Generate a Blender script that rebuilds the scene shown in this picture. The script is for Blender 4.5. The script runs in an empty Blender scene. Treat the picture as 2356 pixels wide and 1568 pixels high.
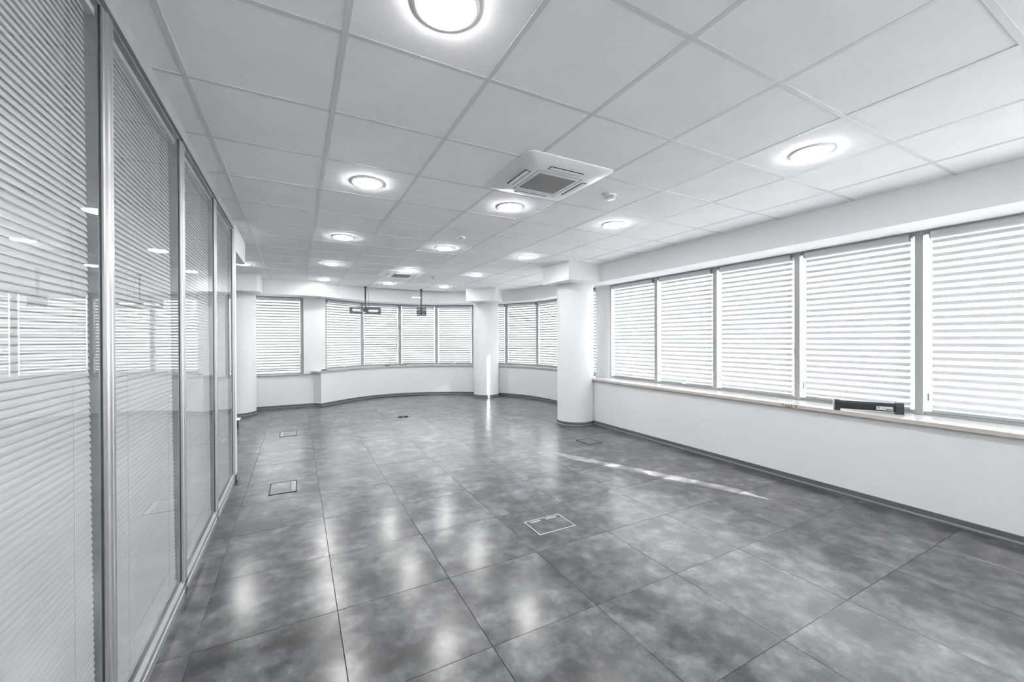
import bpy, bmesh, math, random
from mathutils import Vector, Matrix

random.seed(7)
PI = math.pi
SC = bpy.context.scene
COL = SC.collection
CE = 2.563            # ceiling height
CAMH = 1.392

# ------------------------------------------------------------------ camera
cam = bpy.data.cameras.new('camera')
cam.sensor_width = 36.0
cam.lens = 928.09 / 2356 * 36.0
cam.clip_start = 0.02
co = bpy.data.objects.new('camera', cam)
COL.objects.link(co)
yaw, pitch, roll = 0.4894, -0.0038, -0.0037
fw = Vector((math.sin(yaw) * math.cos(pitch), math.cos(yaw) * math.cos(pitch), math.sin(pitch)))
r0 = Vector((math.cos(yaw), -math.sin(yaw), 0.0))
u0 = r0.cross(fw)
rr = r0 * math.cos(roll) + u0 * math.sin(roll)
uu = -r0 * math.sin(roll) + u0 * math.cos(roll)
m = Matrix.Identity(4)
for k in range(3):
    m[k][0], m[k][1], m[k][2] = rr[k], uu[k], -fw[k]
m[0][3], m[1][3], m[2][3] = 0.0, 0.0, CAMH
co.matrix_world = m
SC.camera = co

# ------------------------------------------------------------------ world, sun, exposure
SKY = 1.36
SUN = 7.0
LAMP = 20.0
world = bpy.data.worlds.new('world')
SC.world = world
world.use_nodes = True
bg = world.node_tree.nodes['Background']
sky = world.node_tree.nodes.new('ShaderNodeTexSky')
sky.sky_type = 'NISHITA'
sky.sun_disc = False
sky.sun_elevation = math.radians(25)
sky.sun_rotation = math.atan2(0.40, -0.916)
sky.air_density = 1.0
sky.dust_density = 4.0
hs = world.node_tree.nodes.new('ShaderNodeHueSaturation')      # thin white overcast: nearly colourless
hs.inputs['Saturation'].default_value = 0.0
world.node_tree.links.new(sky.outputs[0], hs.inputs['Color'])
wm = world.node_tree.nodes.new('ShaderNodeMix')
wm.data_type = 'RGBA'
wm.inputs[0].default_value = 0.36
wm.inputs[6].default_value = (0.965, 0.968, 1.0, 1)
SKYN = 0.16
sc_ = world.node_tree.nodes.new('ShaderNodeVectorMath'); sc_.operation = 'SCALE'; sc_.inputs['Scale'].default_value = SKYN
world.node_tree.links.new(hs.outputs[0], sc_.inputs[0])
world.node_tree.links.new(sc_.outputs[0], wm.inputs[7])
world.node_tree.links.new(wm.outputs[2], bg.inputs[0])
bg.inputs[1].default_value = SKY
sun = bpy.data.lights.new('sun', 'SUN')
sun.energy = SUN
sun.angle = math.radians(0.6)
sun.color = (1.0, 0.98, 0.95)
so = bpy.data.objects.new('sun', sun)
COL.objects.link(so)
sd = Vector((-0.40, 0.916, -0.47)).normalized()
so.rotation_euler = sd.to_track_quat('-Z', 'Y').to_euler()
so.location = (12, -20, 12)
SC.view_settings.view_transform = 'Standard'
SC.view_settings.look = 'None'
SC.view_settings.exposure = 2.9
SC.view_settings.gamma = 1.0
SC.view_settings.use_curve_mapping = False
SC.cycles.max_bounces = 18
SC.cycles.diffuse_bounces = 12
SC.cycles.glossy_bounces = 6
SC.cycles.transmission_bounces = 10
SC.cycles.transparent_max_bounces = 24
SC.cycles.caustics_reflective = False
SC.cycles.sample_clamp_indirect = 6.0

# ------------------------------------------------------------------ materials
def nt(name):
    mt = bpy.data.materials.new(name)
    mt.use_nodes = True
    return mt, mt.node_tree, mt.node_tree.nodes['Principled BSDF']

def simple(name, col, rough=0.5, metal=0.0, spec=None, bump=0.0, bscale=200.0, var=0.0, vscale=3.0, coat=0.0):
    mt, t, b = nt(name)
    b.inputs['Base Color'].default_value = (*col, 1)
    b.inputs['Roughness'].default_value = rough
    b.inputs['Metallic'].default_value = metal
    if spec is not None:
        b.inputs['Specular IOR Level'].default_value = spec
    if coat:
        b.inputs['Coat Weight'].default_value = coat
        b.inputs['Coat Roughness'].default_value = 0.08
    tc = t.nodes.new('ShaderNodeTexCoord')
    if bump:
        n = t.nodes.new('ShaderNodeTexNoise')
        n.inputs['Scale'].default_value = bscale
        n.inputs['Detail'].default_value = 3
        t.links.new(tc.outputs['Object'], n.inputs['Vector'])
        bp = t.nodes.new('ShaderNodeBump')
        bp.inputs['Strength'].default_value = bump
        bp.inputs['Distance'].default_value = 0.002
        t.links.new(n.outputs[0], bp.inputs['Height'])
        t.links.new(bp.outputs[0], b.inputs['Normal'])
    if var:
        n = t.nodes.new('ShaderNodeTexNoise')
        n.inputs['Scale'].default_value = vscale
        n.inputs['Detail'].default_value = 5
        t.links.new(tc.outputs['Object'], n.inputs['Vector'])
        r = t.nodes.new('ShaderNodeValToRGB')
        r.color_ramp.elements[0].position = 0.3
        r.color_ramp.elements[1].position = 0.7
        r.color_ramp.elements[0].color = (*[c * (1 - var) for c in col], 1)
        r.color_ramp.elements[1].color = (*[min(1, c * (1 + var)) for c in col], 1)
        t.links.new(n.outputs[0], r.inputs[0])
        t.links.new(r.outputs[0], b.inputs['Base Color'])
    return mt

M = {}
M['wall'] = simple('white_wall_paint', (0.68, 0.685, 0.695), 0.55, bump=0.15, bscale=160, var=0.012, vscale=1.6)
M['soffit'] = simple('white_soffit_paint', (0.70, 0.705, 0.715), 0.6, bump=0.1, bscale=140)
M['tile'] = simple('mineral_ceiling_tile', (0.90, 0.902, 0.915), 0.9, bump=0.35, bscale=260, var=0.02, vscale=4)
M['rail'] = simple('painted_ceiling_rail', (0.68, 0.685, 0.695), 0.45)
M['skirt'] = simple('dark_grey_skirting', (0.105, 0.108, 0.112), 0.42)
M['bead'] = simple('grey_skirting_bead', (0.30, 0.305, 0.31), 0.35)
M['frame'] = simple('grey_window_frame', (0.33, 0.335, 0.345), 0.38)
M['alu'] = simple('anodised_aluminium', (0.42, 0.425, 0.435), 0.38, metal=0.85)
M['alu_dark'] = simple('shadowed_gasket', (0.03, 0.032, 0.035), 0.5)
M['gray_band'] = simple('grey_header_paint', (0.40, 0.41, 0.42), 0.4)
M['slat'] = simple('venetian_slat_enamel', (0.50, 0.505, 0.51), 0.35)
M['white_plastic'] = simple('white_plastic', (0.80, 0.81, 0.82), 0.35)
M['ac'] = simple('cassette_white_plastic', (0.84, 0.85, 0.86), 0.38)
M['grey_plastic'] = simple('grey_plastic', (0.33, 0.335, 0.345), 0.4)
M['tube'] = simple('blind_cassette_grey', (0.55, 0.56, 0.575), 0.33)
M['cap'] = simple('dark_grey_cap', (0.13, 0.13, 0.135), 0.4)
M['dark'] = simple('dark_gap', (0.02, 0.02, 0.022), 0.6)
M['black'] = simple('black_plastic', (0.012, 0.013, 0.016), 0.38)
M['black_metal'] = simple('black_powder_coat', (0.022, 0.024, 0.032), 0.45, bump=0.1, bscale=500)
M['plate'] = simple('dark_blue_grey_metal', (0.045, 0.048, 0.062), 0.4)
M['label'] = simple('grey_label', (0.42, 0.43, 0.44), 0.5, var=0.25, vscale=90)
M['ink'] = simple('printed_ink', (0.08, 0.08, 0.085), 0.6)
M['grille'] = simple('grey_filter_mesh', (0.40, 0.405, 0.395), 0.7)
M['bars'] = simple('grey_grille_bars', (0.33, 0.335, 0.325), 0.6)
M['cable'] = simple('black_cable', (0.03, 0.03, 0.033), 0.5)
M['grout'] = simple('dark_floor_joint', (0.045, 0.046, 0.048), 0.8)
M['ground'] = simple('pale_paving', (0.36, 0.36, 0.36), 0.9, var=0.1, vscale=0.2)
M['leaf'] = simple('hazy_foliage', (0.36, 0.39, 0.36), 0.9, var=0.3, vscale=1.5)
M['bark'] = simple('pale_bark', (0.3, 0.28, 0.25), 0.9)
M['render'] = simple('pale_facade', (0.55, 0.56, 0.56), 0.9, var=0.05, vscale=0.4)
M['darkglass'] = simple('distant_window_glass', (0.28, 0.31, 0.34), 0.15)

def floor_mat(name, joint=False):
    mt, t, b = nt(name)
    tc = t.nodes.new('ShaderNodeTexCoord')
    oi = t.nodes.new('ShaderNodeObjectInfo')
    mul = t.nodes.new('ShaderNodeMath'); mul.operation = 'MULTIPLY'; mul.inputs[1].default_value = 97.0
    t.links.new(oi.outputs['Random'], mul.inputs[0])
    comb = t.nodes.new('ShaderNodeCombineXYZ')
    t.links.new(mul.outputs[0], comb.inputs[0]); t.links.new(mul.outputs[0], comb.inputs[2])
    add = t.nodes.new('ShaderNodeVectorMath'); add.operation = 'ADD'
    t.links.new(tc.outputs['Object'], add.inputs[0]); t.links.new(comb.outputs[0], add.inputs[1])
    def noise(scale, detail, rough, dist=0.0):
        n = t.nodes.new('ShaderNodeTexNoise')
        n.inputs['Scale'].default_value = scale
        n.inputs['Detail'].default_value = detail
        n.inputs['Roughness'].default_value = rough
        n.inputs['Distortion'].default_value = dist
        t.links.new(add.outputs[0], n.inputs['Vector'])
        return n
    n1 = noise(3.6, 7, 0.62, 0.25)
    n2 = noise(9.0, 5, 0.6, 0.0)
    mx = t.nodes.new('ShaderNodeMix'); mx.data_type = 'FLOAT'; mx.inputs[0].default_value = 0.36
    t.links.new(n1.outputs[0], mx.inputs[2]); t.links.new(n2.outputs[0], mx.inputs[3])
    mx2 = t.nodes.new('ShaderNodeMix'); mx2.data_type = 'FLOAT'; mx2.inputs[0].default_value = 0.09
    t.links.new(mx.outputs[0], mx2.inputs[2]); t.links.new(n2.outputs[0], mx2.inputs[3])
    r = t.nodes.new('ShaderNodeValToRGB')
    e = r.color_ramp.elements
    e[0].position = 0.33; e[0].color = (0.022, 0.0222, 0.0232, 1)
    e[1].position = 0.69; e[1].color = (0.235, 0.237, 0.245, 1)
    k = e.new(0.455); k.color = (0.050, 0.0505, 0.0525, 1)
    k = e.new(0.56); k.color = (0.112, 0.113, 0.117, 1)
    t.links.new(mx2.outputs[0], r.inputs[0])
    t.links.new(r.outputs[0], b.inputs['Base Color'])
    mr = t.nodes.new('ShaderNodeMapRange')
    mr.inputs[1].default_value = 0.3; mr.inputs[2].default_value = 0.7
    mr.inputs[3].default_value = 0.21; mr.inputs[4].default_value = 0.30
    t.links.new(n2.outputs[0], mr.inputs[0])
    b.inputs['Roughness'].default_value = 0.278
    b.inputs['Coat Weight'].default_value = 0.5
    b.inputs['Coat Roughness'].default_value = 0.20
    b.inputs['Specular IOR Level'].default_value = 0.22
    return mt
M['floor'] = floor_mat('cloudy_grey_floor_tile')

def fabric(name, transp, transl, dif, col):
    mt = bpy.data.materials.new(name)
    mt.use_nodes = True
    t = mt.node_tree
    t.nodes.clear()
    out = t.nodes.new('ShaderNodeOutputMaterial')
    d = t.nodes.new('ShaderNodeBsdfDiffuse'); d.inputs[0].default_value = (*col, 1)
    l = t.nodes.new('ShaderNodeBsdfTranslucent'); l.inputs[0].default_value = (*col, 1)
    p = t.nodes.new('ShaderNodeBsdfTransparent')
    tc = t.nodes.new('ShaderNodeTexCoord')
    n = t.nodes.new('ShaderNodeTexNoise'); n.inputs['Scale'].default_value = 400
    t.links.new(tc.outputs['Object'], n.inputs['Vector'])
    bp = t.nodes.new('ShaderNodeBump'); bp.inputs['Strength'].default_value = 0.1
    bp.inputs['Distance'].default_value = 0.001
    t.links.new(n.outputs[0], bp.inputs['Height'])
    t.links.new(bp.outputs[0], d.inputs['Normal'])
    m1 = t.nodes.new('ShaderNodeMixShader'); m1.inputs[0].default_value = transl / (transl + dif)
    t.links.new(d.outputs[0], m1.inputs[1]); t.links.new(l.outputs[0], m1.inputs[2])
    m2 = t.nodes.new('ShaderNodeMixShader'); m2.inputs[0].default_value = transp
    t.links.new(m1.outputs[0], m2.inputs[1]); t.links.new(p.outputs[0], m2.inputs[2])
    t.links.new(m2.outputs[0], out.inputs[0])
    return mt
M['band'] = fabric('opaque_blind_band', 0.0, 0.09, 0.91, (0.46, 0.465, 0.475))
M['band_sunlit'] = fabric('sunlit_blind_band', 0.0, 0.30, 0.70, (0.62, 0.625, 0.64))  # sun glow on the right-hand blinds put into a paler fabric copy
M['sheer_dense'] = fabric('dense_sheer_blind_mesh', 0.13, 0.80, 0.20, (0.93, 0.94, 0.95))
M['screen'] = fabric('daylight_diffusing_screen', 0.0, 0.5, 0.5, (0.95, 0.95, 0.95))
M['sheer'] = fabric('sheer_blind_mesh', 0.27, 0.80, 0.20, (0.93, 0.94, 0.95))

def glass(name, ior, tint=(1, 1, 1), rough=0.0):
    mt = bpy.data.materials.new(name)
    mt.use_nodes = True
    t = mt.node_tree
    t.nodes.clear()
    out = t.nodes.new('ShaderNodeOutputMaterial')
    g = t.nodes.new('ShaderNodeBsdfGlossy'); g.inputs['Roughness'].default_value = rough
    p = t.nodes.new('ShaderNodeBsdfTransparent'); p.inputs[0].default_value = (*tint, 1)
    f = t.nodes.new('ShaderNodeFresnel'); f.inputs[0].default_value = ior
    mx = t.nodes.new('ShaderNodeMixShader')
    geo = t.nodes.new('ShaderNodeNewGeometry')          # reflect on the outer face of the pane only, as a thin sheet does
    inv = t.nodes.new('ShaderNodeMath'); inv.operation = 'SUBTRACT'; inv.inputs[0].default_value = 1.0
    t.links.new(geo.outputs['Backfacing'], inv.inputs[1])
    mu = t.nodes.new('ShaderNodeMath'); mu.operation = 'MULTIPLY'
    t.links.new(f.outputs[0], mu.inputs[0]); t.links.new(inv.outputs[0], mu.inputs[1])
    t.links.new(mu.outputs[0], mx.inputs[0])
    t.links.new(p.outputs[0], mx.inputs[1]); t.links.new(g.outputs[0], mx.inputs[2])
    t.links.new(mx.outputs[0], out.inputs[0])
    return mt
M['pane'] = glass('window_glass', 1.45, (0.98, 0.98, 0.983))
M['pglass'] = glass('partition_glass', 1.75, (0.968, 0.971, 0.972))

def emit(name, col, s):
    mt = bpy.data.materials.new(name)
    mt.use_nodes = True
    t = mt.node_tree
    b = t.nodes['Principled BSDF']
    b.inputs['Base Color'].default_value = (0.9, 0.9, 0.9, 1)
    b.inputs['Emission Color'].default_value = (*col, 1)
    b.inputs['Emission Strength'].default_value = s
    return mt
M['lamp'] = emit('lit_opal_diffuser', (1.0, 0.99, 0.98), LAMP)

# sill: glossy pale top, worn patch on the edging
def sill_edge_mat():
    mt, t, b = nt('beige_sill_edging')
    geo = t.nodes.new('ShaderNodeNewGeometry')
    sep = t.nodes.new('ShaderNodeSeparateXYZ')
    t.links.new(geo.outputs['Position'], sep.inputs[0])
    n = t.nodes.new('ShaderNodeTexNoise'); n.inputs['Scale'].default_value = 75; n.inputs['Detail'].default_value = 4
    t.links.new(geo.outputs['Position'], n.inputs['Vector'])
    # mask: |y - 2.20| < 0.14
    s = t.nodes.new('ShaderNodeMath'); s.operation = 'SUBTRACT'; s.inputs[1].default_value = 2.20
    t.links.new(sep.outputs[1], s.inputs[0])
    a = t.nodes.new('ShaderNodeMath'); a.operation = 'ABSOLUTE'; t.links.new(s.outputs[0], a.inputs[0])
    mr = t.nodes.new('ShaderNodeMapRange'); mr.inputs[1].default_value = 0.05; mr.inputs[2].default_value = 0.15
    mr.inputs[3].default_value = 0.10; mr.inputs[4].default_value = -0.25
    t.links.new(a.outputs[0], mr.inputs[0])
    ad = t.nodes.new('ShaderNodeMath'); ad.operation = 'ADD'
    t.links.new(n.outputs[0], ad.inputs[0]); t.links.new(mr.outputs[0], ad.inputs[1])
    r = t.nodes.new('ShaderNodeValToRGB'); r.color_ramp.interpolation = 'LINEAR'
    e = r.color_ramp.elements
    e[0].position = 0.57; e[0].color = (0.49, 0.46, 0.415, 1)
    e[1].position = 0.68; e[1].color = (0.05, 0.04, 0.03, 1)
    k = e.new(0.61); k.color = (0.42, 0.30, 0.16, 1)
    t.links.new(ad.outputs[0], r.inputs[0])
    t.links.new(r.outputs[0], b.inputs['Base Color'])
    b.inputs['Roughness'].default_value = 0.45
    return mt
M['edge'] = sill_edge_mat()
M['sill'] = simple('glossy_pale_sill', (0.60, 0.595, 0.575), 0.16, var=0.01)

# ------------------------------------------------------------------ mesh helpers
class MB:
    def __init__(self): self.v = []; self.f = []; self.mi = []; self.cur = 0
    def add(self, vs, fs):
        o = len(self.v)
        self.v += [tuple(p) for p in vs]
        self.f += [tuple(i + o for i in f) for f in fs]
        self.mi += [self.cur] * len(fs)
    def box(self, x0, y0, z0, x1, y1, z1):
        self.add([(x0, y0, z0), (x1, y0, z0), (x1, y1, z0), (x0, y1, z0), (x0, y0, z1), (x1, y0, z1), (x1, y1, z1), (x0, y1, z1)],
                 [(3, 2, 1, 0), (4, 5, 6, 7), (0, 1, 5, 4), (1, 2, 6, 5), (2, 3, 7, 6), (3, 0, 4, 7)])
        return self
    def cbox(self, x0, y0, z0, x1, y1, z1, c):      # box with chamfered vertical outline on z faces
        self.add([(x0, y0, z0 + c), (x1, y0, z0 + c), (x1, y1, z0 + c), (x0, y1, z0 + c),
                  (x0, y0, z1 - c), (x1, y0, z1 - c), (x1, y1, z1 - c), (x0, y1, z1 - c),
                  (x0 + c, y0 + c, z0), (x1 - c, y0 + c, z0), (x1 - c, y1 - c, z0), (x0 + c, y1 - c, z0),
                  (x0 + c, y0 + c, z1), (x1 - c, y0 + c, z1), (x1 - c, y1 - c, z1), (x0 + c, y1 - c, z1)],
                 [(11, 10, 9, 8), (12, 13, 14, 15), (0, 1, 5, 4), (1, 2, 6, 5), (2, 3, 7, 6), (3, 0, 4, 7),
                  (8, 9, 1, 0), (9, 10, 2, 1), (10, 11, 3, 2), (11, 8, 0, 3),
                  (4, 5, 13, 12), (5, 6, 14, 13), (6, 7, 15, 14), (7, 4, 12, 15)])
        return self
    def prism(self, poly, z0, z1):                    # poly counter-clockwise
        n = len(poly)
        vs = [(x, y, z0) for x, y in poly] + [(x, y, z1) for x, y in poly]
        fs = [tuple(range(n - 1, -1, -1)), tuple(range(n, 2 * n))]
        fs += [(i, (i + 1) % n, n + (i + 1) % n, n + i) for i in range(n)]
        self.add(vs, fs)
        return self
    def lathe(self, prof, n=32, c=(0, 0, 0), axis='z'):   # prof [(r, z)]
        vs = []
        for r, z in prof:
            for k in range(n):
                a = 2 * PI * k / n
                p = (r * math.cos(a), r * math.sin(a), z)
                if axis == 'x': p = (p[2], p[0], p[1])
                elif axis == 'y': p = (p[1], p[2], p[0])
                vs.append((p[0] + c[0], p[1] + c[1], p[2] + c[2]))
        fs = []
        L = len(prof)
        for i in range(L - 1):
            for k in range(n):
                a, b = i * n + k, i * n + (k + 1) % n
                fs.append((a, b, b + n, a + n))
        fs.append(tuple(range(n - 1, -1, -1)))
        fs.append(tuple(range((L - 1) * n, L * n)))
        self.add(vs, fs)
        return self
    def tube(self, pts, r, n=6):
        pts = [Vector(p) for p in pts]
        vs = []
        for i, p in enumerate(pts):
            a = pts[max(i - 1, 0)]; b = pts[min(i + 1, len(pts) - 1)]
            t = (b - a).normalized()
            ref = Vector((0, 0, 1)) if abs(t.z) < 0.9 else Vector((1, 0, 0))
            s = t.cross(ref).normalized(); q = s.cross(t)
            for k in range(n):
                an = 2 * PI * k / n
                vs.append(p + s * (r * math.cos(an)) + q * (r * math.sin(an)))
        fs = []
        for i in range(len(pts) - 1):
            for k in range(n):
                a, b = i * n + k, i * n + (k + 1) % n
                fs.append((a, b, b + n, a + n))
        fs.append(tuple(range(n - 1, -1, -1)))
        fs.append(tuple(range((len(pts) - 1) * n, len(pts) * n)))
        self.add(vs, fs)
        return self
    def sweep(self, path, prof, closed=False):        # prof [(d, z)]: d to the right-hand side of the path
        n = len(path); L = len(prof)
        P = [Vector((p[0], p[1])) for p in path]
        vs = []
        for i in range(n):
            if closed: a, b = P[i - 1], P[(i + 1) % n]
            else: a, b = P[max(i - 1, 0)], P[min(i + 1, n - 1)]
            d1 = (P[i] - a); d2 = (b - P[i])
            if d1.length < 1e-6: d1 = d2
            if d2.length < 1e-6: d2 = d1
            d1.normalize(); d2.normalize()
            n1 = Vector((d1.y, -d1.x)); n2 = Vector((d2.y, -d2.x))
            nn = (n1 + n2); nn.normalize()
            sc = 1.0 / max(0.35, nn.dot(n1))
            for d, z in prof:
                q = P[i] + nn * d * sc
                vs.append((q.x, q.y, z))
        fs = []
        for i in range(n if closed else n - 1):
            j = (i + 1) % n
            for k in range(L):
                k2 = (k + 1) % L
                fs.append((i * L + k, j * L + k, j * L + k2, i * L + k2))
        if not closed:
            fs.append(tuple(range(L)))
            fs.append(tuple(range((n - 1) * L + L - 1, (n - 1) * L - 1, -1)))
        self.add(vs, fs)
        return self
    def mesh(self, name, mats, smooth=False, angle=None):
        me = bpy.data.meshes.new(name)
        me.from_pydata(self.v, [], self.f)
        if not isinstance(mats, (list, tuple)): mats = [mats]
        for x in mats: me.materials.append(x)
        for p, i in zip(me.polygons, self.mi): p.material_index = i
        bm = bmesh.new(); bm.from_mesh(me)
        bmesh.ops.recalc_face_normals(bm, faces=bm.faces)
        if smooth:
            lim = math.radians(angle or 35)
            for f in bm.faces: f.smooth = True
            for e in bm.edges:
                if len(e.link_faces) == 2 and e.calc_face_angle(0) > lim: e.smooth = False
        bm.to_mesh(me); bm.free()
        return me
    def build(self, name, mats, parent=None, smooth=False, angle=None, loc=None, rotz=0.0):
        o = bpy.data.objects.new(name, self.mesh(name, mats, smooth, angle))
        COL.objects.link(o)
        if parent: o.parent = parent
        if loc: o.location = loc
        if rotz: o.rotation_euler = (0, 0, rotz)
        return o

def inst(name, me, parent=None, loc=(0, 0, 0), rot=None):
    o = bpy.data.objects.new(name, me)
    COL.objects.link(o)
    if parent: o.parent = parent
    o.location = loc
    if rot: o.rotation_euler = rot
    return o

def tag(o, label=None, cat=None, group=None, kind=None):
    if label: o['label'] = label
    if cat: o['category'] = cat
    if group: o['group'] = group
    if kind: o['kind'] = kind
    return o
def st(o, label): return tag(o, label, None, None, 'structure')
def empty(name, loc=(0, 0, 0), rotz=0.0):
    o = bpy.data.objects.new(name, None)
    o.empty_display_size = 0.1
    COL.objects.link(o)
    o.location = loc; o.rotation_euler = (0, 0, rotz)
    return o

def crom(P, n=8):
    P = [Vector(p) for p in P]
    P = [2 * P[0] - P[1]] + P + [2 * P[-1] - P[-2]]
    o = []
    for i in range(1, len(P) - 2):
        a, b, c, d = P[i - 1:i + 3]
        for k in range(n):
            t = k / n
            o.append(0.5 * ((2 * b) + (c - a) * t + (2 * a - 5 * b + 4 * c - d) * t * t + (3 * b - a - 3 * c + d) * t ** 3))
    o.append(P[-2])
    return o
def resample(P, n):
    P = [Vector((p[0], p[1])) for p in P]
    L = [0]
    for a, b in zip(P[:-1], P[1:]): L.append(L[-1] + (b - a).length)
    out = []; j = 0
    for i in range(n):
        s = L[-1] * i / (n - 1)
        while j < len(P) - 2 and L[j + 1] < s: j += 1
        t = (s - L[j]) / max(1e-9, L[j + 1] - L[j])
        out.append(P[j].lerp(P[j + 1], min(1, t)))
    return out

# ------------------------------------------------------------------ plan of the room
PX = -0.545                     # room face of the glass partition
WR = 4.28                       # lower right wall
SX = 4.19                       # right pelmet face
WX = 4.60                       # right window plane
BY = -3.0                       # back wall
ZP = 2.285                      # underside of the pelmets
WALLARC = crom([(.44, 9.35), (1.009, 9.82), (1.63, 10.13), (2.27, 10.2), (2.89, 10.09), (3.38, 9.89), (3.93, 9.54), (4.45, 9.02),
                (4.78, 8.47), (4.93, 7.9), (4.98, 7.3), (4.93, 6.7), (4.75, 6.15), (4.5, 5.8), (4.28, 5.62)], 6)
WINV = [(.537, 9.632), (1.375, 10.194), (2.296, 10.349), (3.186, 10.148), (4.007, 9.67), (4.64, 9.02), (5.03, 8.17), (5.13, 7.24), (5.0, 6.31), (4.62, 5.53)]
PELM = crom([(.40, 9.04), (.777, 9.30), (1.36, 9.60), (1.94, 9.72), (2.6, 9.74), (3.08, 9.60), (3.66, 9.27), (4.31, 8.58), (4.59, 8.10), (4.71, 7.57),
             (4.72, 7.0), (4.64, 6.5), (4.45, 6.0), (4.2, 5.7)], 6)
OUT = [(-3.35, BY - .15), (4.74, BY - .15), (4.74, 5.45), (5.16, 6.25), (5.27, 7.24), (5.15, 8.24), (4.74, 9.12), (4.08, 9.80), (3.24, 10.29),
       (2.30, 10.50), (1.31, 10.33), (.50, 9.80), (-3.35, 9.80)]

# ---------------- floor
floor = MB().prism(OUT, -0.22, -0.006).build('floor', M['grout'])
st(floor, 'grey raised office floor of large cloudy square tiles with thin dark joints')
tm = MB()
h = 0.2992
tm.add([(-h, -h, -.006), (h, -h, -.006), (h, h, -.006), (-h, h, -.006), (-h, -h, -.0012), (h, -h, -.0012), (h, h, -.0012), (-h, h, -.0012),
        (-h + .0012, -h + .0012, 0), (h - .0012, -h + .0012, 0), (h - .0012, h - .0012, 0), (-h + .0012, h - .0012, 0)],
       [(3, 2, 1, 0), (0, 1, 5, 4), (1, 2, 6, 5), (2, 3, 7, 6), (3, 0, 4, 7), (4, 5, 9, 8), (5, 6, 10, 9), (6, 7, 11, 10), (7, 4, 8, 11), (8, 9, 10, 11)])
tmesh = tm.mesh('floor_tile', M['floor'])
def inroom(x, y, g=0.35):
    if y < BY or x > 5.35: return False
    if y <= 5.5: return x < 4.75
    if x < 0.45: return y < 9.75 + g
    return (x - 2.2) ** 2 + (y - 7.3) ** 2 < (3.05 + g) ** 2
for i in range(-4, 9):
    for j in range(-5, 14):
        x = .6 * (.2951 + i + .5); y = .6 * (2.7562 + j + .5)
        if not inroom(x, y, .25): continue
        if x < -1.2 and y < 5.2: continue
        if y < -.7 and x < 4.3 - 3.6: continue
        o = inst('floor_tile', tmesh, floor, (x, y, random.uniform(-.0004, .0002)),
                 (random.uniform(-.0012, .0012), random.uniform(-.0012, .0012), 0))

# ---------------- ceiling
ceil = MB().prism(OUT, CE + .05, CE + .2).build('ceiling', M['soffit'])
st(ceil, 'suspended office ceiling of square mineral tiles in a thin metal grid')
GX = lambda i: .6 * (.2795 + i)
GY = lambda j: .6 * (2.7696 + j)
cm = MB()
h = .291
cm.add([(-h, -h, 0), (h, -h, 0), (h, h, 0), (-h, h, 0), (-h, -h, .016), (h, -h, .016), (h, h, .016), (-h, h, .016),
        (-h - .007, -h - .007, .008), (h + .007, -h - .007, .008), (h + .007, h + .007, .008), (-h - .007, h + .007, .008),
        (-h, -h, .008), (h, -h, .008), (h, h, .008), (-h, h, .008)],
       [(3, 2, 1, 0), (4, 5, 6, 7), (0, 1, 13, 12), (1, 2, 14, 13), (2, 3, 15, 14), (3, 0, 12, 15),
        (12, 13, 9, 8), (13, 14, 10, 9), (14, 15, 11, 10), (15, 12, 8, 11), (8, 9, 5, 4), (9, 10, 6, 5), (10, 11, 7, 6), (11, 8, 4, 7)])
cmesh = cm.mesh('ceiling_tile', M['tile'])
for i in range(-5, 8):
    for j in range(-8, 13):
        x = GX(i + .5); y = GY(j + .5)
        if not inroom(x, y, 0.1): continue
        if x < -1.1 and y < 4.9: continue
        inst('ceiling_tile', cmesh, ceil, (x, y, CE + .0018 + random.uniform(-.0006, .0012)),
             (random.uniform(-.0015, .0015), random.uniform(-.0015, .0015), 0))
for i in range(-5, 9):            # runners along the room
    y1 = 9.7 if i <= 0 else 7.3 + math.sqrt(max(0, 3.0 ** 2 - (GX(i) - 2.2) ** 2))
    if GX(i) > 4.75: continue
    y0 = BY if GX(i) > -1.1 else 4.95
    MB().box(-.0115, y0, 0, .0115, y1, .009).build('ceiling_rail', M['rail'], ceil, loc=(GX(i), 0, CE))
for j in range(-8, 13):
    y = GY(j)
    x1 = 4.7 if y < 5.5 else (2.2 + math.sqrt(max(0, 3.0 ** 2 - (y - 7.3) ** 2)))
    x0 = -1.0 if y < 4.95 else -3.2
    if y > BY and y < 10.1:
        MB().box(x0, -.0115, .0004, x1, .0115, .0092).build('ceiling_rail', M['rail'], ceil, loc=(0, y, CE))

# ---------------- walls
wr = MB().box(WR, BY, -.0, 4.74, 5.62, .72).box(WX, 5.16, .70, 4.74, 5.53, 2.4).box(WX, BY, .70, 4.74, -2.36, 2.4).build('wall_right', M['wall'])
st(wr, 'white low wall under the right-hand row of windows')
wf = MB()
wf.box(-3.3, 9.5, 0, .30, 9.75, .665)
wf.box(.117, 9.5, .665, .537, 9.75, 2.4)
wf.box(-3.3, 9.5, .665, -1.76, 9.75, 2.4)
wf.build('wall_far', M['wall']); wf = bpy.data.objects['wall_far']
st(wf, 'white wall section with one window beside the left round column')
outer = resample([(x, y) for x, y in [(.30, 9.75)] + [(a * 1.0, b) for a, b in OUT[-2:3:-1]] + [(4.74, 5.62)]], 60)
inner = resample([(.30, 9.5)] + [tuple(p) for p in WALLARC], 60)
wb = MB()
wp = [(.30, 9.5)] + [tuple(p) for p in WALLARC]
R_in = [Vector(p) for p in wp]
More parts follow.
